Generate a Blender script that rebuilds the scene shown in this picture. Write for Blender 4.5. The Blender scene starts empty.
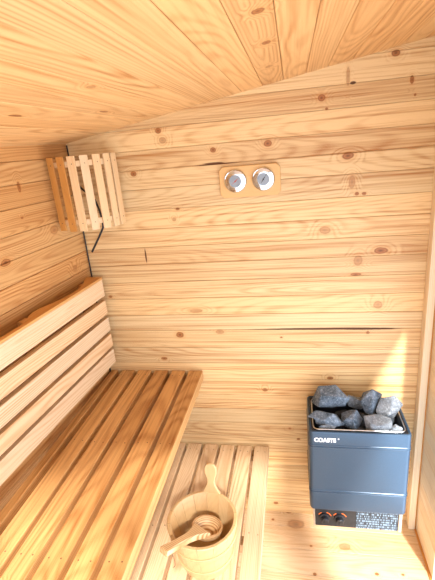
import bpy, bmesh, math, random
from mathutils import Vector, Matrix, noise

random.seed(7)
TREE_SEED = 5
scene = bpy.context.scene
COL = scene.collection

# ------------------------------------------------------------------ node helpers
class NT:
    def __init__(s, mat):
        mat.use_nodes = True
        s.t = mat.node_tree
        s.t.nodes.clear()
    def n(s, typ, ins=None, **props):
        nd = s.t.nodes.new(typ)
        for k, v in props.items():
            setattr(nd, k, v)
        if ins:
            for k, v in ins.items():
                sock = nd.inputs[k]
                if isinstance(v, bpy.types.NodeSocket):
                    s.t.links.new(v, sock)
                else:
                    sock.default_value = v
        return nd
    def m(s, op, a, b=0.0, c=0.0, clamp=False):
        nd = s.n('ShaderNodeMath', {0: a, 1: b, 2: c}, operation=op)
        nd.use_clamp = clamp
        return nd.outputs[0]
    def vm(s, op, a, b=(0, 0, 0)):
        nd = s.n('ShaderNodeVectorMath', {0: a, 1: b}, operation=op)
        return nd.outputs['Value'] if op in ('LENGTH', 'DOT_PRODUCT', 'DISTANCE') else nd.outputs[0]
    def xyz(s, x, y, z):
        return s.n('ShaderNodeCombineXYZ', {0: x, 1: y, 2: z}).outputs[0]
    def sep(s, v):
        return s.n('ShaderNodeSeparateXYZ', {0: v}).outputs
    def noise(s, v, scale, detail=2.0, rough=.5):
        return s.n('ShaderNodeTexNoise', {'Vector': v, 'Scale': scale, 'Detail': detail, 'Roughness': rough}).outputs[0]
    def mr(s, v, a, b, c, d, smooth=False):
        nd = s.n('ShaderNodeMapRange', {0: v, 1: a, 2: b, 3: c, 4: d})
        if smooth:
            nd.interpolation_type = 'SMOOTHSTEP'
        return nd.outputs[0]
    def mix(s, f, a, b, blend='MIX'):
        nd = s.t.nodes.new('ShaderNodeMix')
        nd.data_type = 'RGBA'; nd.blend_type = blend
        for i, v in ((0, f), (6, a), (7, b)):
            if isinstance(v, bpy.types.NodeSocket):
                s.t.links.new(v, nd.inputs[i])
            else:
                nd.inputs[i].default_value = v if i == 0 else (*v[:3], 1)
        return nd.outputs[2]
    def ramp(s, v, stops):
        nd = s.n('ShaderNodeValToRGB', {0: v})
        el = nd.color_ramp.elements
        while len(el) > 1:
            el.remove(el[-1])
        el[0].position = stops[0][0]; el[0].color = (*stops[0][1], 1)
        for p, c in stops[1:]:
            e = el.new(p); e.color = (*c, 1)
        return nd.outputs[0]
    def out(s, col, rough=.5, metal=0.0, bump=None, bstr=.1, bdist=.002, spec=.5, **kw):
        ins = {'Base Color': col if isinstance(col, bpy.types.NodeSocket) else (*col, 1),
               'Roughness': rough, 'Metallic': metal, 'Specular IOR Level': spec}
        ins.update(kw)
        b = s.n('ShaderNodeBsdfPrincipled', ins)
        if bump is not None:
            bp = s.n('ShaderNodeBump', {'Height': bump, 'Strength': bstr, 'Distance': bdist})
            s.t.links.new(bp.outputs[0], b.inputs['Normal'])
        o = s.t.nodes.new('ShaderNodeOutputMaterial')
        s.t.links.new(b.outputs[0], o.inputs[0])

def mat(name):
    return bpy.data.materials.new(name)

def plain(name, col, rough=.5, metal=0.0, spec=.5, speckle=None):
    M = mat(name); t = NT(M)
    tc = t.n('ShaderNodeTexCoord').outputs['Object']
    nz = t.noise(tc, 60, 3)
    c2 = speckle or tuple(min(1, c * .82) for c in col)
    t.out(t.mix(t.mr(nz, .35, .65, 0, 1), col, c2), rough, metal, spec=spec)
    return M

LIGHT = (.76, .475, .225)
DARK = (.43, .165, .038)

def wood(name, light=LIGHT, dark=DARK, pitch=.0062, ring=.75, vary=.12, rknots=.0, knots=None,
         weak=None, marks=None, plane=(0, 2), rough=.48, streak=.35, spec=.35, warm=.5):
    """Pine: growth rings about a pith outside each board, fibre streaks and knots."""
    M = mat(name); t = NT(M)
    p = t.n('ShaderNodeAttribute', attribute_name='wc').outputs['Vector']
    sd = t.n('ShaderNodeAttribute', attribute_name='ws').outputs['Fac']
    al, ac, de = t.sep(p)[:3]
    wn = t.n('ShaderNodeTexWhiteNoise', {'W': sd}, noise_dimensions='1D').outputs['Color']
    r1, r2, r3 = t.sep(wn)[:3]
    s7 = t.m('MULTIPLY', sd, 7.31)
    # knot distance field in knot radii
    dmin = None
    jit = t.noise(t.xyz(t.m('MULTIPLY', al, 40), t.m('MULTIPLY', ac, 40), sd), 1.0, 2)
    jit = t.m('MULTIPLY', t.m('SUBTRACT', jit, .5), .5)
    if rknots > 0:
        vv = t.xyz(t.m('MULTIPLY', t.m('ADD', al, s7), .72), t.m('ADD', ac, s7), 0.0)
        vo = t.n('ShaderNodeTexVoronoi', {'Vector': vv, 'Scale': 5.5, 'Randomness': 1.0}, voronoi_dimensions='2D')
        cr = t.sep(vo.outputs['Color'])
        rad = t.mr(cr[1], 0, 1, .035, .085)
        off = t.m('MULTIPLY', t.m('GREATER_THAN', cr[0], rknots), 50.0)
        dmin = t.m('ADD', t.m('DIVIDE', vo.outputs['Distance'], rad), off)
    pos = t.n('ShaderNodeNewGeometry').outputs['Position']
    ps = t.sep(pos)
    q = t.xyz(ps[plane[0]], ps[plane[1]], 0.0)
    def field(lst, cur):
        for (kx, kz, rx, rz) in lst or []:
            v = t.vm('SUBTRACT', q, (kx, kz, 0))
            v = t.vm('MULTIPLY', v, (1.2 / rx, 1.2 / rz, 0))
            d = t.vm('LENGTH', v)
            cur = d if cur is None else t.m('MINIMUM', cur, d)
        return cur
    dmin = field(knots, dmin)
    dweak = field(weak, None)
    dmark = field(marks, None)
    dall = dmin
    if dweak is not None:
        dall = dweak if dall is None else t.m('MINIMUM', dall, dweak)
    # rings
    n1 = t.noise(t.xyz(t.m('ADD', t.m('MULTIPLY', al, 1.1), s7), t.m('MULTIPLY', ac, 4), s7), 1.0, 2)
    n2 = t.noise(t.xyz(t.m('MULTIPLY', al, 5), t.m('MULTIPLY', ac, 26), t.m('ADD', s7, t.m('MULTIPLY', de, 8))), 1.0, 2)
    vy = t.m('ADD', t.m('SUBTRACT', ac, t.mr(r1, 0, 1, -.055, .055)), t.m('MULTIPLY', t.m('SUBTRACT', n1, .5), .035))
    slope = t.mr(r2, 0, 1, -.05, .05)
    vz = t.m('ADD', t.m('ADD', de, t.mr(r3, 0, 1, .012, .09)), t.m('MULTIPLY', al, slope))
    vz = t.m('ADD', vz, t.m('MULTIPLY', t.m('SUBTRACT', n1, .5), .06))
    r = t.m('SQRT', t.m('ADD', t.m('MULTIPLY', vy, vy), t.m('MULTIPLY', vz, vz)))
    r = t.m('ADD', r, t.m('MULTIPLY', t.m('SUBTRACT', n2, .5), .004))
    if dall is not None:
        r = t.m('ADD', r, t.mr(dall, 0.6, 3.6, .016, 0.0, True))
    ph = t.m('MULTIPLY', r, 2 * math.pi / pitch)
    sn = t.m('ADD', t.m('MULTIPLY', t.m('SINE', ph), .5), .5)
    late = t.m('POWER', sn, 2.2)
    # fade and swell of the ring contrast
    amp = t.mr(t.noise(t.xyz(t.m('MULTIPLY', al, 2), t.m('MULTIPLY', ac, 12), s7), 1.0, 1), .35, .7, .45, 1.0)
    f1 = t.noise(t.xyz(t.m('MULTIPLY', al, 5), t.m('MULTIPLY', ac, 420), t.m('MULTIPLY', de, 420)), 1.0, 2)
    f2 = t.noise(t.xyz(t.m('MULTIPLY', al, 1.3), t.m('MULTIPLY', ac, 95), t.m('ADD', s7, t.m('MULTIPLY', de, 95))), 1.0, 3)
    f = t.m('MULTIPLY', t.m('MULTIPLY', late, amp), ring)
    f = t.m('ADD', f, t.m('MULTIPLY', t.m('SUBTRACT', f1, .5), streak * .7))
    f = t.m('ADD', f, t.m('MULTIPLY', t.mr(f2, .44, .68, -.12, 1), streak * .62))
    f = t.m('ADD', f, t.mr(r2, 0, 1, -.10, .14), clamp=True)
    col = t.mix(f, light, dark)
    # per-board lightness and warmth
    br = t.mr(r3, 0, 1, 1 - vary, 1 + vary * .35)
    col = t.mix(1.0, col, t.xyz(br, t.m('MULTIPLY', br, t.mr(r1, 0, 1, 1 - warm * .12, 1.03)),
                                t.m('MULTIPLY', br, t.mr(r1, 0, 1, 1 - warm * .3, 1.05))), 'MULTIPLY')
    def paint(col, d, strong):
        dd = t.m('ADD', d, jit)
        fac = t.mr(dd, .85, 1.2, strong, 0, True)
        kc = t.ramp(t.m('MULTIPLY', dd, .8), [(0, (.12, .035, .010)), (.3, (.30, .10, .028)), (.5, (.40, .155, .045)),
                                              (.72, (.22, .07, .018)), (.9, (.48, .21, .06))])
        halo = t.mr(dd, 1.0, 2.2, .30 * strong, 0, True)
        col = t.mix(halo, col, (.62, .27, .075))
        return t.mix(fac, col, kc)
    if dmin is not None:
        col = paint(col, dmin, .92)
    if dweak is not None:
        col = paint(col, dweak, .5)
    if dmark is not None:
        col = t.mix(t.mr(t.m('ADD', dmark, t.m('MULTIPLY', jit, .5)), .8, 1.15, .96, 0), col, (.11, .038, .012))
    t.out(col, rough, bump=t.m('ADD', late, f1), bstr=.12, bdist=.0006, spec=spec)
    return M

# ------------------------------------------------------------------ mesh helpers
def newbm():
    bm = bmesh.new()
    bm.verts.layers.float_vector.new('wc')
    bm.verts.layers.float.new('ws')
    return bm

_seed = [0]
def nseed():
    _seed[0] += 1
    return _seed[0] * 1.618 % 97

def merge(bm, tmp):
    me = bpy.data.meshes.new('tmp')
    tmp.to_mesh(me); tmp.free()
    bm.from_mesh(me)
    bpy.data.meshes.remove(me)

def stamp(tmp, long_axis, wide_axis, seed=None, off=None):
    wc = tmp.verts.layers.float_vector['wc']; ws = tmp.verts.layers.float['ws']
    thin = 3 - long_axis - wide_axis
    seed = nseed() if seed is None else seed
    off = random.uniform(-3, 3) if off is None else off
    cen = sum((v.co for v in tmp.verts), Vector()) / len(tmp.verts)
    for v in tmp.verts:
        v[wc] = Vector((v.co[long_axis] + off, v.co[wide_axis] - cen[wide_axis], v.co[thin] - cen[thin]))
        v[ws] = seed

def board(bm, x0, x1, y0, y1, z0, z1, bev=.0015, mtx=None, seg=1, matidx=0, seed=None):
    """A chamfered board; its grain runs along its longest side."""
    t = newbm()
    bmesh.ops.create_cube(t, size=1)
    for v in t.verts:
        v.co = Vector(((x0 + x1) / 2 + v.co.x * (x1 - x0), (y0 + y1) / 2 + v.co.y * (y1 - y0),
                       (z0 + z1) / 2 + v.co.z * (z1 - z0)))
    if bev:
        bmesh.ops.bevel(t, geom=t.edges[:], offset=bev, segments=seg, affect='EDGES', profile=.5)
    d = [x1 - x0, y1 - y0, z1 - z0]
    order = sorted(range(3), key=lambda i: -d[i])
    stamp(t, order[0], order[1], seed)
    for f in t.faces:
        f.material_index = matidx
    if mtx is not None:
        t.transform(mtx)
    merge(bm, t)

def extrude_poly(bm, pts, h, mtx, long_axis=0, wide_axis=1, bev=.001, matidx=0, seed=None):
    """pts is a closed outline in the XY plane, extruded along Z by h, then moved by mtx."""
    t = newbm()
    vs = [t.verts.new((x, y, 0)) for x, y in pts]
    f = t.faces.new(vs)
    r = bmesh.ops.extrude_face_region(t, geom=[f])
    bmesh.ops.translate(t, verts=[g for g in r['geom'] if isinstance(g, bmesh.types.BMVert)], vec=(0, 0, h))
    bmesh.ops.recalc_face_normals(t, faces=t.faces[:])
    if bev:
        es = [e for e in t.edges if abs(e.verts[0].co.z - e.verts[1].co.z) < 1e-6]
        bmesh.ops.bevel(t, geom=es, offset=bev, segments=1, affect='EDGES')
    stamp(t, long_axis, wide_axis, seed)
    for f in t.faces:
        f.material_index = matidx
    t.transform(mtx)
    merge(bm, t)

def lathe(bm, prof, cen, n=40, a0=0, a1=2 * math.pi, seed=None, matidx=0, close=True):
    """prof: (r, z) points, closed loop when close."""
    t = newbm()
    wc = t.verts.layers.float_vector['wc']; ws = t.verts.layers.float['ws']
    full = abs(a1 - a0 - 2 * math.pi) < 1e-6
    cnt = n if full else n + 1
    seed = nseed() if seed is None else seed
    am = (a0 + a1) / 2
    rings = []
    for i in range(cnt):
        a = a0 + (a1 - a0) * i / n
        row = []
        for r, z in prof:
            v = t.verts.new((r * math.cos(a), r * math.sin(a), z))
            v[wc] = Vector((z, (a - am) * max(r, .01), r)); v[ws] = seed
            row.append(v)
        rings.append(row)
    m = len(prof)
    for i in range(n):
        A = rings[i]; B = rings[(i + 1) % cnt]
        for j in range(m if close else m - 1):
            k = (j + 1) % m
            t.faces.new((A[j], B[j], B[k], A[k]))
    if not full and close:
        t.faces.new(rings[0]); t.faces.new(rings[-1][::-1])
    bmesh.ops.remove_doubles(t, verts=t.verts[:], dist=1e-6)
    bmesh.ops.recalc_face_normals(t, faces=t.faces[:])
    for f in t.faces:
        f.material_index = matidx
    t.transform(Matrix.Translation(cen))
    merge(bm, t)

def tube(bm, pts, r, n=8, smooth_pts=6, closed=False):
    P = [Vector(p) for p in pts]
    if smooth_pts and not closed:
        Q = []
        for i in range(len(P) - 1):
            a = P[max(i - 1, 0)]; b = P[i]; c = P[i + 1]; d = P[min(i + 2, len(P) - 1)]
            for k in range(smooth_pts):
                u = k / smooth_pts
                Q.append(.5 * ((2 * b) + (c - a) * u + (2 * a - 5 * b + 4 * c - d) * u * u + (3 * b - 3 * c + d - a) * u ** 3))
        Q.append(P[-1]); P = Q
    N = len(P); rings = []
    up = Vector((0, .3, 1)).normalized()
    for i in range(N):
        if closed:
            d = P[(i + 1) % N] - P[i - 1]
        else:
            d = P[min(i + 1, N - 1)] - P[max(i - 1, 0)]
        d.normalize()
        s = d.cross(up)
        if s.length < .1:
            s = d.cross(Vector((1, 0, 0)))
        s.normalize(); w = s.cross(d)
        rings.append([bm.verts.new(P[i] + (s * math.cos(2 * math.pi * k / n) + w * math.sin(2 * math.pi * k / n)) * r) for k in range(n)])
    for i in range(N if closed else N - 1):
        A = rings[i]; B = rings[(i + 1) % N]
        for k in range(n):
            bm.faces.new((A[k], A[(k + 1) % n], B[(k + 1) % n], B[k]))
    if not closed:
        bm.faces.new(rings[0][::-1]); bm.faces.new(rings[-1])

def link(name, bm, mats, parent=None, smooth=False, recalc=False):
    if recalc:
        bmesh.ops.recalc_face_normals(bm, faces=bm.faces[:])
    me = bpy.data.meshes.new(name)
    bm.to_mesh(me); bm.free()
    for m_ in (mats if isinstance(mats, (list, tuple)) else [mats]):
        me.materials.append(m_)
    if smooth:
        for p in me.polygons:
            p.use_smooth = True
        try:
            me.set_sharp_from_angle(angle=math.radians(35))
        except Exception:
            pass
    o = bpy.data.objects.new(name, me)
    COL.objects.link(o)
    if parent is not None:
        o.parent = parent
        o.matrix_parent_inverse = Matrix.Translation(-parent_loc(parent))
    return o

def parent_loc(p):
    return Vector(p.location)        # only a thing's Empty sits away from the origin

def thing(name, label, cat, loc=(0, 0, 0), group=None):
    o = bpy.data.objects.new(name, None)
    COL.objects.link(o)
    o.location = loc; o.empty_display_size = .05
    o['label'] = label; o['category'] = cat
    if group:
        o['group'] = group
    return o

def tag(o, label, cat, group=None):
    o['label'] = label; o['category'] = cat
    if group:
        o['group'] = group
    return o

def struct(o):
    o['kind'] = 'structure'
    return o

# ------------------------------------------------------------------ room dimensions (metres)
XL, XR, YB, YF = -.90, .535, 1.65, -.35
CS = .158
def ceil_z(x): return 1.868 + CS * (x + .90)
# the left wall runs slightly askew from the back corner
LM = Matrix.Translation((XL, YB, 0)) @ Matrix.Rotation(-math.atan(.07), 4, 'Z')   # local: x out of wall, y along (0 at corner, negative toward viewer)
SEAMS = [0, .065, .145, .225, .305, .385, .465, .545, .622, .70, .788, .869, .947, 1.035, 1.11, 1.19, 1.268,
         1.348, 1.425, 1.503, 1.582, 1.666, 1.741, 1.816, 1.894, 1.971, 2.054, 2.135]

# ------------------------------------------------------------------ materials
bk = [  # knots on the back wall: x, z, half-width, half-height
    (.109, 1.935, .016, .014), (.352, 2.048, .017, .012), (.407, 1.961, .008, .016), (.42, 1.913, .005, .005),
    (.202, 1.731, .026, .014), (.236, 1.592, .009, .008), (.262, 1.591, .010, .007), (.331, 1.368, .030, .015),
    (.239, 1.274, .024, .008), (.292, 1.017, .009, .008), (-.297, 1.794, .013, .011), (-.088, 1.799, .018, .013),
    (-.506, 1.882, .013, .013), (-.631, 1.73, .015, .011), (-.465, 1.579, .010, .006), (-.826, 1.205, .010, .007),
    (-.523, 1.012, .021, .016), (-.613, .891, .018, .008), (-.066, .997, .007, .005), (.14, .796, .016, .009),
    (-.15, .73, .014, .011), (-.044, .52, .008, .006), (-.005, .462, .009, .007), (-.127, .059, .014, .01), (.126, 1.898, .006, .005)]
wk = [(.218, 1.636, .014, .028), (.119, 1.459, .026, .018), (.246, 1.332, .020, .026), (.328, 1.141, .022, .020),
      (-.493, 1.846, .016, .014), (-.485, 1.537, .010, .010), (-.435, 1.128, .035, .010), (-.336, 1.025, .022, .012),
      (.198, 1.995, .007, .035)]
mk = [(-.63, 1.388, .0045, .038), (.115, 1.0365, .36, .0058), (.28, 1.035, .16, .0062), (-.29, 1.741, .10, .003),
      (.215, 1.972, .012, .006), (-.30, 1.745, .05, .004)]
M_back = wood('pine_boards_back', light=(.79, .57, .30), dark=(.41, .15, .025), knots=bk, weak=wk, marks=mk, plane=(0, 2), ring=.42, vary=.12, streak=.85)
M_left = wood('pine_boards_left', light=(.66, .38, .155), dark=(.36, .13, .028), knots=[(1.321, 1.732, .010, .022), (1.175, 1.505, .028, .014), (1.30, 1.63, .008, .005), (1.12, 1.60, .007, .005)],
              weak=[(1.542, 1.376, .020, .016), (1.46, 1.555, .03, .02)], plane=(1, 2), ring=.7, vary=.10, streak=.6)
M_ceil = wood('pine_boards_ceiling', light=(.80, .50, .225), dark=(.44, .175, .042), knots=[(-.048, .782, .014, .016), (-.048, 1.013, .012, .018), (-.63, .95, .010, .028), (-.53, 1.225, .008, .03)],
              weak=[(-.415, .913, .010, .02), (-.056, 1.30, .012, .02)], plane=(0, 1), ring=.65, vary=.08, pitch=.0075, streak=.45)
M_floor = wood('pine_boards_floor', light=(.78, .56, .34), dark=(.48, .21, .06), knots=[(-.065, 1.657, .020, .012), (-.143, 1.602, .008, .007), (.05, 1.337, .009, .008), (.04, 1.472, .008, .006), (.314, 1.365, .010, .008), (.422, 1.373, .008, .006)],
               weak=[(.194, 1.482, .03, .022), (-.03, 1.585, .05, .03)], plane=(0, 1), ring=.5, vary=.08)
M_right = wood('pine_boards_right', light=(.90, .78, .60), dark=(.72, .50, .28), ring=.4, vary=.05)  # paled so the colour carries the strong light on the right wall
M_bench = wood('bench_pine', light=(.74, .42, .165), dark=(.33, .115, .022), ring=.5, vary=.14, rknots=.12, rough=.42, streak=.6)
M_back_rest = wood('backrest_pine', light=(.78, .57, .36), dark=(.48, .215, .058), ring=.6, vary=.08, rknots=.10, rough=.5)
M_low = wood('lower_bench_pine', light=(.74, .53, .32), dark=(.42, .19, .065), ring=.65, vary=.12, rknots=.08, rough=.45)
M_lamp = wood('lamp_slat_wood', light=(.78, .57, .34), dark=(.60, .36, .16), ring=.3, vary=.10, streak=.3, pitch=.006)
M_lamp2 = wood('lamp_slat_shaded_wood', light=(.60, .29, .075), dark=(.42, .17, .04), ring=.35, vary=.06, streak=.35, pitch=.006)  # dim orange of slats turned from the light, put into the colour
M_bucket = wood('bucket_wood', light=(.58, .38, .185), dark=(.42, .235, .09), ring=.25, vary=.05, streak=.25, rough=.4, spec=.45)
M_plate = wood('gauge_plate_wood', light=(.72, .46, .20), dark=(.60, .34, .12), ring=.25, vary=.02, streak=.25)
M_strip = wood('shadow_gap_brown', light=(.62, .28, .07), dark=(.42, .16, .04), ring=.3, vary=.05)  # brown of the shadow gaps by the right wall, as a colour

def laminated():
    M = mat('laminated_ladle_wood'); t = NT(M)
    pos = t.n('ShaderNodeNewGeometry').outputs['Position']
    z = t.sep(t.n('ShaderNodeAttribute', attribute_name='wc').outputs['Vector'])[2]
    nz = t.noise(pos, 25, 2)
    s = t.m('ADD', t.m('MULTIPLY', t.m('SINE', t.m('ADD', t.m('MULTIPLY', z, 2 * math.pi / .0062), t.m('MULTIPLY', nz, 1.6))), .5), .5)
    s = t.m('POWER', s, 1.6)
    t.out(t.mix(s, (.64, .43, .22), (.33, .15, .045)), .42, spec=.4)
    return M
M_ladle = laminated()

M_black = plain('black_enamel', (.010, .011, .013), .45, speckle=(.016, .017, .020))
M_cable = plain('black_rubber', (.008, .008, .009), .5)
M_steel = plain('brushed_steel', (.72, .73, .74), .30, 1.0, speckle=(.6, .61, .62))
M_white = plain('white_print', (.86, .87, .88), .6, speckle=(.84, .85, .86))
M_orange = plain('orange_print', (.85, .16, .02), .55)
M_red = plain('red_paint', (.45, .04, .02), .5)
M_nail = plain('nail_head', (.16, .07, .03), .6)
M_mirror = plain('polished_dial_steel', (.60, .62, .65), .10, 1.0, speckle=(.56, .58, .61))
M_glassface = plain('pale_dial_face', (.27, .32, .37), .3, 0.0, speckle=(.22, .26, .31))

def heater_paint():
    M = mat('slate_blue_paint'); t = NT(M)
    tc = t.n('ShaderNodeTexCoord').outputs['Object']
    n = t.noise(tc, 420, 2)
    n2 = t.noise(tc, 6, 2)
    col = t.mix(t.mr(n, .35, .65, 0, 1), (.028, .060, .100), (.038, .076, .125))
    col = t.mix(t.mr(n2, .3, .7, 0, .25), col, (.05, .085, .13))
    t.out(col, .33, .25, bump=n, bstr=.05, bdist=.0004, spec=.5)
    return M
M_paint = heater_paint()

def stone_mat(name, a, b, c):
    M = mat(name); t = NT(M)
    tc = t.n('ShaderNodeTexCoord').outputs['Object']
    n1 = t.noise(tc, 22, 5, .65); n2 = t.noise(tc, 130, 3, .7)
    col = t.mix(t.mr(n1, .35, .65, 0, 1), a, b)
    col = t.mix(t.mr(n2, .50, .78, 0, .75), col, c)
    t.out(col, .75, bump=t.m('ADD', n1, t.m('MULTIPLY', n2, .4)), bstr=.8, bdist=.006, spec=.4)
    return M
M_stone = stone_mat('blue_grey_stone', (.035, .05, .065), (.17, .21, .26), (.42, .48, .54))
M_stone2 = stone_mat('pale_grey_stone', (.10, .115, .13), (.25, .275, .30), (.50, .53, .56))
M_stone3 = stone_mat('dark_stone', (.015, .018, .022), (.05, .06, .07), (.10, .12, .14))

def label_mat():
    M = mat('printed_data_label'); t = NT(M)
    tc = t.n('ShaderNodeTexCoord').outputs['Object']
    x, y, z = t.sep(tc)[:3]
    rows = t.m('ABSOLUTE', t.m('SUBTRACT', t.m('FRACT', t.m('MULTIPLY', z, 78)), .5))
    row_ok = t.m('LESS_THAN', rows, .33)
    n = t.noise(t.xyz(t.m('MULTIPLY', x, 190), 0.0, t.m('MULTIPLY', t.m('FLOOR', t.m('MULTIPLY', z, 78)), 7.3)), 1.0, 2, .7)
    on = t.m('MULTIPLY', row_ok, t.m('GREATER_THAN', n, .50))
    t.out(t.mix(on, (.018, .025, .034), (.17, .24, .30)), .5)
    return M
M_label = label_mat()

# ------------------------------------------------------------------ room shell
TH = .016
def clip_ceiling(bm, extra=.0):
    bmesh.ops.bisect_plane(bm, geom=bm.verts[:] + bm.edges[:] + bm.faces[:], plane_co=(0, 0, ceil_z(0) + extra),
                           plane_no=Vector((-CS, 0, 1)).normalized(), clear_outer=True)

bm = newbm()
for a, b in zip(SEAMS[:-1], SEAMS[1:]):
    board(bm, XL - .02, XR + .02, YB, YB + TH, a + .0004, b - .0004, bev=.0014)
board(bm, XL - .02, XR + .02, YB + TH, YB + TH + .02, -.05, 2.2, bev=0)
clip_ceiling(bm, .012)
struct(link('wall_back', bm, M_back))

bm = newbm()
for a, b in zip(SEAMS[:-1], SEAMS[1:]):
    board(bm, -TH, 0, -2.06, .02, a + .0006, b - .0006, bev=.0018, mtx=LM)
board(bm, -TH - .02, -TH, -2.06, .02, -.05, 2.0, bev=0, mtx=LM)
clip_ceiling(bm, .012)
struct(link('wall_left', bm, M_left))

SY0, SY1, SZ = .0, 1.36, 1.348
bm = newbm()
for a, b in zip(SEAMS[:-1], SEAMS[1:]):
    if a < SZ - .01:      # unseen side opening right of the view, shaped to steer the sun
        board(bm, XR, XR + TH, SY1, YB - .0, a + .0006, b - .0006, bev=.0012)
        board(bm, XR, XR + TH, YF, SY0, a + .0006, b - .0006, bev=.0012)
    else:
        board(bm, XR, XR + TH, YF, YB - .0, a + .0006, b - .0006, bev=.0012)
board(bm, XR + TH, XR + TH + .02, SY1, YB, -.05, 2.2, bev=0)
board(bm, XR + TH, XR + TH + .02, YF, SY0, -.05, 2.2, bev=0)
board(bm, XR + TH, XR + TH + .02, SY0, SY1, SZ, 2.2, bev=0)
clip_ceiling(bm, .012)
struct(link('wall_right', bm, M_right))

# front wall with the open doorway behind the viewer, through which all the daylight comes
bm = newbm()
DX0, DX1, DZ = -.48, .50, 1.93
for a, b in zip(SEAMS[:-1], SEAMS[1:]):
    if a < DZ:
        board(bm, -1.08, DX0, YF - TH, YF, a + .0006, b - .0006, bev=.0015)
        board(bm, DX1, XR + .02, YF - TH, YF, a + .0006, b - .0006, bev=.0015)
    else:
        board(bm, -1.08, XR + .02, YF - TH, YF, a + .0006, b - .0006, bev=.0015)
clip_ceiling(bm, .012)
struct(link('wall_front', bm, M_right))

# floor boards run from side to side
bm = newbm()
y = 1.69
fs = []
while y > YF:
    fs.append((y - .118, y)); y -= .12
for a, b in fs:
    board(bm, -1.09, XR + .02, a, b, -.03, 0, bev=.0012)
board(bm, -1.09, XR + .02, YF - .05, 1.69, -.05, -.03, bev=0)
struct(link('floor', bm, M_floor))

# sloping ceiling, boards run from front to back
bm = newbm()
cx = -1.12
ang = math.atan(CS)
edges = [.60, .52, .44, .362, .283, .175 + .035, .130, .055, -.022, -.095, -.172, -.25, -.327, -.405, -.483, -.56, -.638,
         -.716, -.793, -.87, -.948, -1.03, -1.11]
for b, a in zip(edges[:-1], edges[1:]):
    w = (b - a) / math.cos(ang)
    CMx = Matrix.Translation(((a + b) / 2, 0, ceil_z((a + b) / 2))) @ Matrix.Rotation(-ang, 4, 'Y')
    board(bm, -w / 2 + .0005, w / 2 - .0005, YF - .05, YB + .03, 0, .014, bev=.0016, mtx=CMx)
CMx = Matrix.Translation((-.25, 0, ceil_z(-.25))) @ Matrix.Rotation(-ang, 4, 'Y')
board(bm, -.9, .88, YF - .05, YB + .03, .014, .03, bev=0, mtx=CMx)
struct(link('ceiling', bm, M_ceil))

# corner batten, plus thin brown strips coloured to stand in for shadow gaps
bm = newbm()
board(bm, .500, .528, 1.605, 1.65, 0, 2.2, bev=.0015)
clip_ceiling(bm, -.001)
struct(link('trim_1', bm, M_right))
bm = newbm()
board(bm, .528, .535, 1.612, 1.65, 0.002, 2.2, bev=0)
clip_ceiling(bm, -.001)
struct(link('shadow_line_corner', bm, M_strip))
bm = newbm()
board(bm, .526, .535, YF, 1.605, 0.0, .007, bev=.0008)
struct(link('shadow_line_right', bm, M_strip))

# ------------------------------------------------------------------ benches
def nails(bm, spots, z, idx):
    for x, y in spots:
        lathe(bm, [(0, z - .001), (.0022, z - .001), (.0022, z + .0003), (0, z + .0003)], (x, y, 0), n=8, matidx=idx, close=False)

ub = thing('sauna_bench', 'tall wide slatted pine bench running along the left wall under the backrest', 'bench', (-.67, .65, 0))
UZ = .83
joist_u = [1.60, 1.14, .70, .25, -.2]
fr = [-.434 - .083 * k for k in range(5)]
for k, x1 in enumerate(fr):
    bm = newbm()
    board(bm, x1 - .0645, x1, -.32, 1.646, UZ - .045, UZ, bev=.002, seg=2)
    nails(bm, [(x1 - dx, jy + random.uniform(-.006, .006)) for jy in joist_u for dx in (.017, .051)], UZ, 1)
    link('slat', bm, [M_bench, M_nail], ub)
bm = newbm()
board(bm, -.886, -.856, -.32, 1.646, UZ - .045, UZ, bev=.002, seg=2)
link('slat', bm, [M_bench, M_nail], ub)
for jy in joist_u:
    bm = newbm()
    board(bm, -.880, -.4665, jy - .02, jy + .02, .74, .7848, bev=.001)
    link('joist', bm, M_bench, ub)
for (lx, ly) in ((-.67, -.2), (-.86, -.2)):
    bm = newbm()
    board(bm, lx - .02, lx + .02, ly - .02, ly + .02, 0, .74, bev=.0015)
    link('leg', bm, M_bench, ub)
bm = newbm()
board(bm, -.880, -.4665, 1.622, 1.6495, .70, .74, bev=.001)
link('wall_cleat', bm, M_bench, ub)

lb = thing('sauna_bench', 'low narrow slatted pine step bench carrying the wooden bucket', 'bench', (-.38, .65, 0))
LZ = .42
joist_l = [1.60, 1.16, .72, .25, -.2]
for k in range(6):
    x1 = -.146 - .083 * k
    bm = newbm()
    board(bm, x1 - .069, x1, -.32, 1.640, LZ - .040, LZ, bev=.0022, seg=2)
    nails(bm, [(x1 - dx, jy + random.uniform(-.006, .006)) for jy in joist_l for dx in (.017, .051)], LZ, 1)
    link('slat', bm, [M_low, M_nail], lb)
for jy in joist_l:
    bm = newbm()
    board(bm, -.63, -.168, jy - .02, jy + .02, .340, LZ - .0402, bev=.001)
    link('joist', bm, M_low, lb)
for lx, ly in ((-.22, 1.60), (-.61, 1.60), (-.22, -.2), (-.61, -.2)):
    bm = newbm()
    board(bm, lx - .02, lx + .02, ly - .02, ly + .02, 0, .340, bev=.0015)
    link('leg', bm, M_low, lb)

# ------------------------------------------------------------------ backrest on the left wall
br = thing('bench_backrest', 'slatted pine backrest of five boards with a wavy capped top on the left wall', 'backrest', (-.87, 1.0, 1.1))
def bx(z): return .080 - (1.315 - z) * .02
for z0, z1 in ((1.228, 1.305), (1.143, 1.211), (1.062, 1.129), (.985, 1.048), (.900, .972)):
    bm = newbm()
    f = bx((z0 + z1) / 2)
    board(bm, f - .022, f, -1.95, -.047, z0 + .0015, z1 - (.0015 if z1 < 1.3 else 0), bev=.002, seg=2, mtx=LM)
    link('backrest_board', bm, M_back_rest, br)
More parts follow.
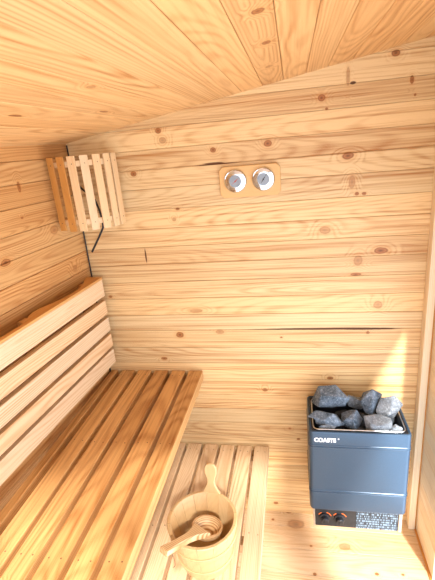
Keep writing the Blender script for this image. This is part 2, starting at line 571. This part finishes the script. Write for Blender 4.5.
# wavy cap: its back edge swells toward the wall and draws in again
prof = [(1.607, .070), (1.595, .0745), (1.560, .062), (1.530, .045), (1.490, .030), (1.44, .022), (1.38, .021), (1.33, .027), (1.285, .040),
        (1.245, .052), (1.21, .055), (1.175, .046), (1.14, .026), (1.10, .018), (1.03, .018), (.97, .022), (.92, .033), (.87, .048),
        (.83, .054), (.79, .046), (.75, .026), (.70, .019), (.6, .019), (.5, .045), (.44, .054), (.38, .026), (.3, .02), (-.3, .02)]
F = bx(1.31)
pts = [(F, -.045), (F, -1.94)] + [(F - w, -(YB - yy)) for yy, w in reversed(prof)]
bm = newbm()
extrude_poly(bm, pts, .0095, LM @ Matrix.Translation((0, 0, 1.3052)), long_axis=1, wide_axis=0, bev=.0012)
link('cap_rail', bm, wood('cap_rail_pine', light=(.66, .34, .11), dark=(.42, .17, .04), ring=.4, vary=.02, streak=.4), br)
for s in (-.10, -.48, -1.05, -1.6):
    bm = newbm()
    board(bm, .002, .0495, s - .02, s + .02, .90, 1.300, bev=.001, mtx=LM)
    link('support_post', bm, M_bench, br)

# ------------------------------------------------------------------ corner lamp shade
ls = thing('wall_lamp', 'slatted wooden shade of the corner lamp, fixed high in the back left corner', 'lamp', (-.79, 1.56, 1.55))
cc = Vector((-.790, 1.555))
lsl = [(-.884, 1.476), (-.826, 1.446), (-.783, 1.446), (-.741, 1.464), (-.704, 1.491), (-.682, 1.532), (-.672, 1.575)]
dirs = [(-.25, -.97), (-.08, -1), (.10, -1), (.42, -.90), (.70, -.71), (.90, -.42), (.97, -.22)]
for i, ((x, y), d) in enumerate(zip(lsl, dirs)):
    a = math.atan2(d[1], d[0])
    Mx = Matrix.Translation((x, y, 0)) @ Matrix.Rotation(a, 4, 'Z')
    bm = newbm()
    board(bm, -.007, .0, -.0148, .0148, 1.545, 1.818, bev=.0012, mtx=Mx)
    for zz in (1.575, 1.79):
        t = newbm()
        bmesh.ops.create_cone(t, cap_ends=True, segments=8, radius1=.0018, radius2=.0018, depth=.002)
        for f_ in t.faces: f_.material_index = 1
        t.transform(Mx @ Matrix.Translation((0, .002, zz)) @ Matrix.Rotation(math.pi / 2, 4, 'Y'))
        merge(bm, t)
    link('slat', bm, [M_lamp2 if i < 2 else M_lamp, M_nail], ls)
for zz in (1.567, 1.780):
    bm = newbm()
    inner = []
    for (x, y), d in zip(lsl, dirs):
        dv = Vector(d).normalized()
        inner.append(Vector((x, y)) - dv * .0075)
    path = [inner[0] + Vector((-.010, .008))] + inner + [inner[-1] + Vector((.003, .012))]
    for a, b in zip(path[:-1], path[1:]):
        L = (b - a).length; an = math.atan2(b.y - a.y, b.x - a.x)
        Mx = Matrix.Translation((a.x, a.y, 0)) @ Matrix.Rotation(an, 4, 'Z')
        board(bm, -.001, L + .001, .0, .009, zz, zz + .02, bev=.0, mtx=Mx)
    link('rail', bm, M_lamp, ls)

for a, b in ((Vector((-.880, 1.492)), Vector((-.9015, 1.55))), (Vector((-.684, 1.590)), Vector((-.700, 1.6495)))):
    for zz in (1.569, 1.782):
        bm = newbm()
        L = (b - a).length; an = math.atan2(b.y - a.y, b.x - a.x)
        board(bm, 0, L, -.004, .004, zz, zz + .014, bev=0, mtx=Matrix.Translation((a.x, a.y, 0)) @ Matrix.Rotation(an, 4, 'Z'))
        link('wall_arm', bm, M_lamp2, ls)

bm = bmesh.new()
tube(bm, [(-.893, 1.642, 1.862), (-.894, 1.643, 1.7), (-.893, 1.643, 1.5), (-.894, 1.643, 1.25), (-.8935, 1.6445, .6), (-.8935, 1.6445, .003)], .0028)
tag(link('corner_cable', bm, M_cable, smooth=True), 'thin black cable running down the back left corner behind the lamp shade', 'cable')
bm = bmesh.new()
tube(bm, [(-.888, 1.640, 1.745), (-.865, 1.63, 1.70), (-.832, 1.615, 1.675), (-.800, 1.605, 1.650), (-.781, 1.600, 1.600),
          (-.776, 1.598, 1.540), (-.790, 1.598, 1.510), (-.848, 1.600, 1.428)], .0042)
tag(link('lamp_cable', bm, M_cable, smooth=True), 'bent black cable end hanging out below the wooden corner lamp shade', 'cable')

# ------------------------------------------------------------------ thermometer and hygrometer board
gb = thing('wall_thermometer', 'chamfered wooden board with two round silver dials on the back wall', 'thermometer', (-.162, 1.65, 1.67))
def dial_text(s, size, x, z, y, m_, name, par, depth=.0004, rot=0.0, extr_off=0.0):
    cu = bpy.data.curves.new('t', 'FONT')
    cu.body = s; cu.size = size; cu.align_x = 'CENTER'; cu.align_y = 'CENTER'; cu.extrude = depth
    cu.offset = extr_off
    o = bpy.data.objects.new('t', cu); COL.objects.link(o)
    dg = bpy.context.evaluated_depsgraph_get()
    me = bpy.data.meshes.new_from_object(o.evaluated_get(dg))
    bpy.data.objects.remove(o)
    me.materials.clear(); me.materials.append(m_)
    Mx = Matrix.Translation((x, y, z)) @ Matrix.Rotation(math.pi / 2, 4, 'X') @ Matrix.Rotation(rot, 4, 'Z')
    me.transform(Mx)
    return me
bm = newbm()
w, h, c = .1175, .0585, .014
oc = [(-w + c, -h), (w - c, -h), (w, -h + c), (w, h - c), (w - c, h), (-w + c, h), (-w, h - c), (-w, -h + c)]
extrude_poly(bm, oc, .014, Matrix.Translation((-.162, 1.6497, 1.669)) @ Matrix.Rotation(math.pi / 2, 4, 'X'), bev=.0015)
link('mounting_board', bm, M_plate, gb)
RX = lambda x, z, y: Matrix.Translation((x, y, z)) @ Matrix.Rotation(math.pi / 2, 4, 'X')
def disc(bm_, prof, x, z, y, n=40, idx=0):
    t = newbm()
    lathe(t, prof, (0, 0, 0), n=n, matidx=idx, close=False)
    t.transform(RX(x, z, y)); merge(bm_, t)
for (gx, gz, needle, nm, lab) in ((-.217, 1.6725, math.radians(40), M_red, 'silver dial with a short red needle'),
                                  (-.109, 1.6725, math.radians(55), M_cable, 'silver dial with a long black needle')):
    bm = newbm()
    disc(bm, [(0, 0), (.0405, 0), (.0430, .002), (.0430, .008), (.0415, .0098), (.0398, .0088), (.033, .0100), (.026, .0108), (.022, .0111), (0, .0113)], gx, gz, 1.6372)
    dl = link('dial', bm, M_mirror, gb, smooth=True)
    dl['label'] = lab
    bm = newbm()
    # tinted arc of the printed scale, then the pale centre
    disc(bm, [(.0, 0), (.0235, 0), (.0235, .0012), (0, .0012)], gx, gz, 1.6262)
    link('dial_face', bm, M_glassface, dl)
    bm = newbm()
    for k in range(21):
        a = math.radians(225 - k * 13.5)
        Mx = RX(gx, gz, 1.6272) @ Matrix.Rotation(a, 4, 'Z')
        board(bm, .026 if k % 5 else .0245, .0305, -.0004, .0004, 0, .0006, bev=0, mtx=Mx)
    link('scale_marks', bm, M_cable, dl)
    bm = newbm()
    Mx = RX(gx, gz, 1.6250) @ Matrix.Rotation(needle, 4, 'Z')
    if nm is M_red:
        board(bm, -.006, .010, -.0014, .0014, 0, .001, bev=0, mtx=Mx)
        board(bm, -.016, .018, -.0005, .0005, 0, .0008, bev=0, mtx=Mx)
    else:
        board(bm, -.010, .010, -.0014, .0014, 0, .001, bev=0, mtx=Mx)
        board(bm, -.018, .030, -.0006, .0006, 0, .0008, bev=0, mtx=Mx)
    disc(bm, [(0, 0), (.003, 0), (.003, .0014), (0, .0014)], gx, gz, 1.6252, n=16)
    link('needle', bm, nm, dl)

# ------------------------------------------------------------------ heater
ht = thing('sauna_heater', 'slate blue electric sauna heater full of stones mounted low on the back wall', 'heater', (.228, 1.5, .3))
def rrect(x0, x1, y0, y1, r, n=5):
    P = []
    for cx_, cy_, a0 in ((x1 - r, y1 - r, 0), (x0 + r, y1 - r, 90), (x0 + r, y0 + r, 180), (x1 - r, y0 + r, 270)):
        for k in range(n + 1):
            a = math.radians(a0 + 90 * k / n)
            P.append((cx_ + r * math.cos(a), cy_ + r * math.sin(a)))
    return P
def shell(bm, levels, base=(.036, .418, 1.378, 1.628), r=.018, closed=False):
    """levels: (inset, z) walked in order; closes the loop to make a solid rim."""
    rings = []
    for ins, z in levels:
        rr = max(.003, r - ins)
        P = rrect(base[0] + ins, base[1] - ins, base[2] + ins, base[3] - ins, rr)
        rings.append([bm.verts.new((x, y, z)) for x, y in P])
    n = len(rings[0])
    for A, B in zip(rings, rings[1:] + ([rings[0]] if closed else [])):
        for k in range(n):
            bm.faces.new((A[k], A[(k + 1) % n], B[(k + 1) % n], B[k]))
    return rings
bm = bmesh.new()
lv = [(.010, .322), (.003, .326), (0, .336)]
for zc in (.425, .652):
    lv += [(0, zc - .009), (-.0018, zc - .007), (-.0018, zc - .003), (.0006, zc - .001), (.0006, zc + .001), (-.0018, zc + .003), (-.0018, zc + .007), (0, zc + .009)]
lv += [(0, .712), (.002, .718), (.006, .720), (.010, .718), (.011, .70), (.011, .33)]
shell(bm, lv, closed=True)
link('body', bm, M_paint, ht, smooth=True, recalc=True)
bm = bmesh.new()
R = shell(bm, [(.0112, .56), (.0112, .7165), (.016, .7175), (.024, .712), (.026, .70), (.026, .60)])
bm.faces.new(R[-1]); bm.faces.new(R[0][::-1])
link('stone_basket', bm, M_black, ht, smooth=True, recalc=True)
bm = bmesh.new()
P = rrect(.036 + .019, .418 - .019, 1.378 + .016, 1.628 - .026, .02)
tube(bm, [(x, y, .7205) for x, y in P], .0024, closed=True)
link('wire_rim', bm, M_steel, ht, smooth=True, recalc=True)
bm = newbm()
board(bm, .08, .37, 1.6285, 1.6498, .36, .66, bev=.002)
link('wall_mount', bm, M_black, ht)
bm = newbm()
board(bm, .050, .058, 1.402, 1.60, .205, .323, bev=.002)
board(bm, .397, .412, 1.402, 1.60, .205, .323, bev=.002)
board(bm, .058, .397, 1.412, 1.60, .205, .322, bev=.001)
cb = link('control_box', bm, M_steel, ht)
bm = newbm()
board(bm, .0585, .228, 1.406, 1.412, .207, .321, bev=.001)
link('control_panel', bm, M_black, cb)
bm = newbm()
board(bm, .2285, .3965, 1.406, 1.412, .207, .321, bev=.001)
o = link('data_label', bm, M_label, cb); o['label'] = 'dark label plate covered in small pale print'
for kx in (.098, .160):
    kz = .256
    bm = newbm()
    disc(bm, [(0, 0), (.024, 0), (.0225, .006), (.0165, .007), (.0150, .022), (.0135, .0235), (0, .0235)], kx, kz, 1.4058, n=28)
    board(bm, kx - .003, kx + .003, 1.3795, 1.39, kz - .0135, kz + .0135, bev=.0008)
    link('dial_knob', bm, M_black, cb, smooth=True)
    for a0, a1 in ((20, 75), (118, 150), (250, 268)):
        bm = newbm()
        t = newbm()
        for s_ in range(6):
            aa = math.radians(a0 + (a1 - a0) * s_ / 5)
            t.verts.new((.0265 * math.cos(aa), .0265 * math.sin(aa), 0)); t.verts.new((.0305 * math.cos(aa), .0305 * math.sin(aa), 0))
        t.verts.ensure_lookup_table()
        for s_ in range(5):
            t.faces.new([t.verts[i] for i in (2 * s_, 2 * s_ + 1, 2 * s_ + 3, 2 * s_ + 2)])
        ex = bmesh.ops.extrude_face_region(t, geom=t.faces[:])
        bmesh.ops.translate(t, verts=[g for g in ex['geom'] if isinstance(g, bmesh.types.BMVert)], vec=(0, 0, .0006))
        bmesh.ops.recalc_face_normals(t, faces=t.faces[:])
        t.transform(RX(kx, kz, 1.4058)); merge(bm, t)
        o = link('scale_arc', bm, M_orange, cb); o['label'] = 'orange marking beside the knob'
me = dial_text('COASTS', .0255, .098, .682, 1.3772, M_white, 'logo', ht, extr_off=.0011)
# stretch the lettering sideways, as on the heater
for v in me.vertices:
    v.co.x = .098 + (v.co.x - .098) * .88
lo = bpy.data.objects.new('lettering', me); COL.objects.link(lo)
lo.parent = ht; lo.matrix_parent_inverse = Matrix.Translation(-Vector(ht.location)); lo['label'] = 'white raised brand lettering'
me = dial_text('®', .010, .1495, .690, 1.3772, M_white, 'mark', ht)
lo = bpy.data.objects.new('registered_mark', me); COL.objects.link(lo)
lo.parent = ht; lo.matrix_parent_inverse = Matrix.Translation(-Vector(ht.location))

# ------------------------------------------------------------------ stones
def stone(c, r, seed, m_, label, sharp=.16, rot=0):
    rnd = random.Random(seed)
    bm = bmesh.new()
    for _ in range(13):
        v = Vector((rnd.gauss(0, 1), rnd.gauss(0, 1), rnd.gauss(0, 1))).normalized() * rnd.uniform(1.02, 1.25)
        bm.verts.new((v.x * r[0] * 1.08, v.y * r[1], v.z * r[2] * 1.08))
    h = bmesh.ops.convex_hull(bm, input=bm.verts[:])
    bmesh.ops.delete(bm, geom=list({g for g in h['geom_interior'] + h['geom_unused'] if isinstance(g, bmesh.types.BMVert)}), context='VERTS')
    bmesh.ops.dissolve_limit(bm, angle_limit=.2, verts=bm.verts[:], edges=bm.edges[:])
    bmesh.ops.bevel(bm, geom=bm.edges[:], offset=min(r) * .05, segments=1, affect='EDGES')
    bmesh.ops.triangulate(bm, faces=bm.faces[:])
    bmesh.ops.subdivide_edges(bm, edges=bm.edges[:], cuts=2, use_grid_fill=True)
    for v in bm.verts:
        n = noise.noise_vector(v.co * 45 + Vector((seed, 0, 0)))
        v.co += n * min(r) * .05
    bmesh.ops.transform(bm, matrix=Matrix.Rotation(rot, 4, 'Y'), verts=bm.verts[:])
    for v in bm.verts:
        v.co += Vector(c)
        if v.co.z < .736:         # stones settle inside the basket
            v.co.x = min(max(v.co.x, .0645), .3895); v.co.y = min(max(v.co.y, 1.4065), 1.5995); v.co.z = max(v.co.z, .6015)
    o = link('sauna_stone', bm, m_, smooth=False, recalc=True)
    tag(o, label, 'stone', 'stones in the heater')
    return o
stone((.130, 1.535, .768), (.062, .048, .056), 11, M_stone, 'largest blue grey stone, standing highest at the back left of the heater', rot=.2)
stone((.108, 1.448, .728), (.060, .034, .030), 23, M_stone, 'long flat stone lying under the largest one on the heater', rot=.25)
stone((.103, 1.415, .706), (.042, .018, .020), 31, M_stone2, 'small wedge of pale stone in the front left corner of the heater basket')
stone((.213, 1.470, .713), (.045, .040, .038), 44, M_stone, 'squarish dark stone sunk in the middle of the heater basket')
stone((.242, 1.572, .735), (.036, .022, .034), 58, M_stone2, 'small brownish grey stone at the middle of the back rim of the heater')
stone((.297, 1.520, .760), (.040, .036, .050), 67, M_stone, 'tall upright grey stone right of the middle, near the back of the heater')
stone((.358, 1.497, .748), (.044, .036, .056), 74, M_stone2, 'pale angular stone furthest right on the heater, the lightest of the pile')
stone((.300, 1.434, .722), (.062, .036, .036), 85, M_stone2, 'long light grey stone lying across the front right of the heater')
stone((.372, 1.414, .712), (.030, .019, .024), 98, M_stone2, 'small angular stone in the front right corner of the heater basket')
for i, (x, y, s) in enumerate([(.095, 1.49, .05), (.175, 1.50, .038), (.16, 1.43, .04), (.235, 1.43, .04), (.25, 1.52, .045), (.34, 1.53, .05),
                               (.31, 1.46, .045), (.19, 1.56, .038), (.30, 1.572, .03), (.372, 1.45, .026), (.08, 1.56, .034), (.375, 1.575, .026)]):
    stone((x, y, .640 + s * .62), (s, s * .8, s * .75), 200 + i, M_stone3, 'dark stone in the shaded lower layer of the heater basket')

# ------------------------------------------------------------------ bucket
bc = Vector((-.338, 1.052, LZ + .0005))
bk_ = thing('sauna_bucket', 'round wooden water bucket with one tall paddle handle on the low bench', 'bucket', bc)
H, RB, RT, TW = .180, .088, .122, .013
bm = newbm()
NS = 14
for i in range(NS):
    a0 = 2 * math.pi * i / NS + .28; a1 = a0 + 2 * math.pi / NS
    prof = [(RB, 0), (RT, H - .002), (RT - .002, H), (RT - TW + .002, H), (RT - TW, H - .002), (RB - TW + .002, .012), (RB - TW, 0)]
    lathe(bm, prof, bc, n=5, a0=a0 + .004, a1=a1 - .004)
link('staves', bm, M_bucket, bk_, smooth=True)
bm = newbm()
lathe(bm, [(0, .010), (RB - TW + .0022, .010), (RB - TW + .0030, .020), (0, .020)], bc, n=40, close=False)
link('base', bm, M_bucket, bk_)
for z0, z1 in ((.034, .048), (.112, .126)):
    bm = newbm()
    r0 = RB + (RT - RB) * z0 / H; r1 = RB + (RT - RB) * z1 / H
    lathe(bm, [(r0 - .002, z0), (r0 + .0040, z0), (r0 + .0052, z0 + .002), (r1 + .0052, z1 - .002), (r1 + .0040, z1), (r1 - .002, z1)], bc, n=48)
    link('hoop', bm, M_bucket, bk_, smooth=True)
# paddle handle: one stave carried on upward
ha = math.radians(84)
hp = [(-.036, -.02), (.036, -.02), (.034, .004), (.024, .020), (.0155, .036), (.0135, .050), (.0165, .064), (.0215, .078), (.0235, .092), (.0215, .105),
      (.015, .115), (.005, .1195), (-.005, .1195), (-.015, .115), (-.0215, .105), (-.0235, .092), (-.0215, .078), (-.0165, .064),
      (-.0135, .050), (-.0155, .036), (-.024, .020), (-.034, .004)]
dirv = Vector((math.cos(ha), math.sin(ha), 0))
tilt = math.atan((RT - RB) / H)
Mx = Matrix.Translation(bc + dirv * (RT - TW + .001) + Vector((0, 0, H - .004))) @ Matrix.Rotation(ha - math.pi / 2, 4, 'Z') @ \
     Matrix.Rotation(math.pi / 2 - tilt, 4, 'X') @ Matrix.Translation((0, 0, -.011))
bm = newbm()
extrude_poly(bm, hp, .011, Mx, long_axis=1, wide_axis=0, bev=.002)
link('handle', bm, M_bucket, bk_, smooth=True)

# ------------------------------------------------------------------ ladle across the bucket rim
ld = thing('sauna_ladle', 'striped laminated wooden ladle resting inside the bucket with its handle over the rim', 'ladle', (-.312, 1.035, .565))
bm = newbm()
bwl = Vector((-.318, 1.036, .573))
prof = []
ro, ri, hh = .054, .0465, .042
for k in range(9):
    a = -math.pi / 2 + (math.pi / 2) * k / 8
    prof.append((ro * math.cos(a) if k else 0, hh + hh * math.sin(a)))
prof += [(ro - .002, hh + .002), (ri + .001, hh + .002)]
for k in range(9):
    a = -(math.pi / 2) * k / 8
    prof.append((ri * math.cos(a) if k < 8 else 0, hh + (hh - .008) * math.sin(a)))
lathe(bm, prof, (0, 0, -hh), n=36, close=False)
_l = bm.verts.layers.float_vector['wc']
for v in bm.verts:
    v[_l] = Vector((v.co.x, v.co.y, v.co.z))
tip = Vector((-.415, .868, .655))
hd = (tip - bwl); hz = math.atan2(hd.y, hd.x); el = math.atan2(hd.z, math.hypot(hd.x, hd.y))
bm.transform(Matrix.Translation(bwl + Vector((0, 0, .012))) @ Matrix.Rotation(hz, 4, 'Z') @ Matrix.Rotation(-.22, 4, 'Y'))
link('bowl', bm, M_ladle, ld, smooth=True)
bm = newbm()
L = hd.length
hp = [(.030, -.038), (.050, -.028), (.075, -.0185), (.10, -.0145), (.15, -.0135), (L - .004, -.0160), (L, -.013), (L, .013), (L - .004, .0160),
      (.15, .0135), (.10, .0145), (.075, .0185), (.050, .028), (.030, .038)]
Mx = Matrix.Translation(bwl + Vector((0, 0, .004))) @ Matrix.Rotation(hz, 4, 'Z') @ Matrix.Rotation(-el, 4, 'Y') @ Matrix.Translation((0, 0, -.008))
extrude_poly(bm, hp, .020, Mx, wide_axis=2, bev=.003)
link('handle', bm, M_ladle, ld, smooth=True)
bm = bmesh.new()
q = Matrix(Mx)
base = q @ Vector((L - .035, -.013, .008))
tube(bm, [base, base + Vector((.012, -.012, -.01)), base + Vector((.020, -.018, -.035)), base + Vector((.018, -.014, -.062)),
          base + Vector((.008, -.006, -.085))], .0011, n=6)
o = link('hanging_cord', bm, M_nail, ld, smooth=True)

# ------------------------------------------------------------------ daylight
W = bpy.data.worlds.new('daylight'); scene.world = W
W.use_nodes = True
bg = W.node_tree.nodes['Background']
wt = W.node_tree
wtc = wt.nodes.new('ShaderNodeTexCoord'); wsp = wt.nodes.new('ShaderNodeSeparateXYZ'); wmr = wt.nodes.new('ShaderNodeMapRange')
wt.links.new(wtc.outputs['Generated'], wsp.inputs[0])
wmr.interpolation_type = 'SMOOTHSTEP'       # the sky is brighter on the sunny side
for i_, v_ in ((1, -.3), (2, .9), (3, 2.6), (4, 3.4)):
    wmr.inputs[i_].default_value = v_
wt.links.new(wsp.outputs[0], wmr.inputs[0]); wt.links.new(wmr.outputs[0], bg.inputs[1])
bg.inputs[0].default_value = (.86, .95, 1.10, 1)
sun = bpy.data.lights.new('sun', 'SUN')
sun.energy = 5.5; sun.angle = math.radians(4); sun.color = (1, .97, .93)
so = bpy.data.objects.new('sun', sun); COL.objects.link(so)
so.location = (.8, -2.5, 4)
so.rotation_euler = Vector((-.10, .31, -.25)).to_track_quat('-Z', 'Y').to_euler()
pl = bpy.data.lights.new('doorway_portal', 'AREA')
pl.shape = 'RECTANGLE'; pl.size = DX1 - DX0; pl.size_y = 1.97
pl.cycles.is_portal = True
po = bpy.data.objects.new('doorway_portal', pl); COL.objects.link(po)
po.location = ((DX0 + DX1) / 2, YF - .02, .96)
po.rotation_euler = (math.pi / 2, 0, 0)
pl2 = bpy.data.lights.new('side_portal', 'AREA')
pl2.shape = 'RECTANGLE'; pl2.size = SZ; pl2.size_y = SY1 - SY0
pl2.cycles.is_portal = True
po2 = bpy.data.objects.new('side_portal', pl2); COL.objects.link(po2)
po2.location = (XR + .04, (SY0 + SY1) / 2, SZ / 2)
po2.rotation_euler = (0, math.pi / 2, 0)

# an unseen leafy tree, added outside to break the sunlight into dapples
tr = thing('dapple_tree', 'unseen leafy tree added outside the doorway to dapple the sunlight', 'tree', (1.9, -2.6, -.3))
bm = newbm()
tube(bm, [(1.9, -2.6, -.3), (1.75, -2.5, 1.2), (1.2, -2.0, 2.3), (.5, -1.3, 2.5), (-.3, -.95, 2.35)], .03, n=8)
link('trunk', bm, plain('bark', (.10, .07, .05), .9), tr)
rnd = random.Random(TREE_SEED)
bm = bmesh.new()
for _ in range(11):
    c_ = Vector((rnd.uniform(-.75, .9), rnd.uniform(-1.3, -.75), rnd.uniform(1.7, 2.45)))
    for _ in range(8):
        p_ = c_ + Vector((rnd.gauss(0, .055), rnd.gauss(0, .055), rnd.gauss(0, .055)))
        a_ = Matrix.Rotation(rnd.uniform(0, 6.28), 3, 'Z') @ Matrix.Rotation(rnd.uniform(-1.2, 1.2), 3, 'X')
        vs_ = [bm.verts.new(p_ + a_ @ Vector(q_)) for q_ in ((-.06, 0, 0), (-.02, -.03, .005), (.04, -.025, .005), (.07, 0, 0), (.04, .025, .005), (-.02, .03, .005))]
        bm.faces.new(vs_)
link('foliage', bm, plain('leaf_green', (.06, .14, .03), .6), tr)

# ------------------------------------------------------------------ camera
cam = bpy.data.cameras.new('camera')
co = bpy.data.objects.new('camera', cam); COL.objects.link(co)
scene.camera = co
FPX = 413.3
cam.sensor_fit = 'VERTICAL'; cam.sensor_height = 24; cam.lens = FPX * 24 / 580
cam.clip_start = .02
yaw, pit, rol = -.19737, .3301, -.0915
f = Vector((math.sin(yaw) * math.cos(pit), math.cos(yaw) * math.cos(pit), -math.sin(pit)))
r = Vector((math.cos(yaw), -math.sin(yaw), 0)); u = r.cross(f)
r2 = r * math.cos(rol) + u * math.sin(rol); u2 = -r * math.sin(rol) + u * math.cos(rol)
co.matrix_world = Matrix.Translation((0, 0, 1.80)) @ Matrix((r2, u2, -f)).transposed().to_4x4()

scene.cycles.max_bounces = 10
scene.cycles.diffuse_bounces = 3
scene.cycles.use_denoising = True
vs = scene.view_settings
scene.display_settings.display_device = 'sRGB'
vs.view_transform = 'Standard'; vs.look = 'None'; vs.gamma = 1; vs.use_curve_mapping = False
vs.exposure = 0.68
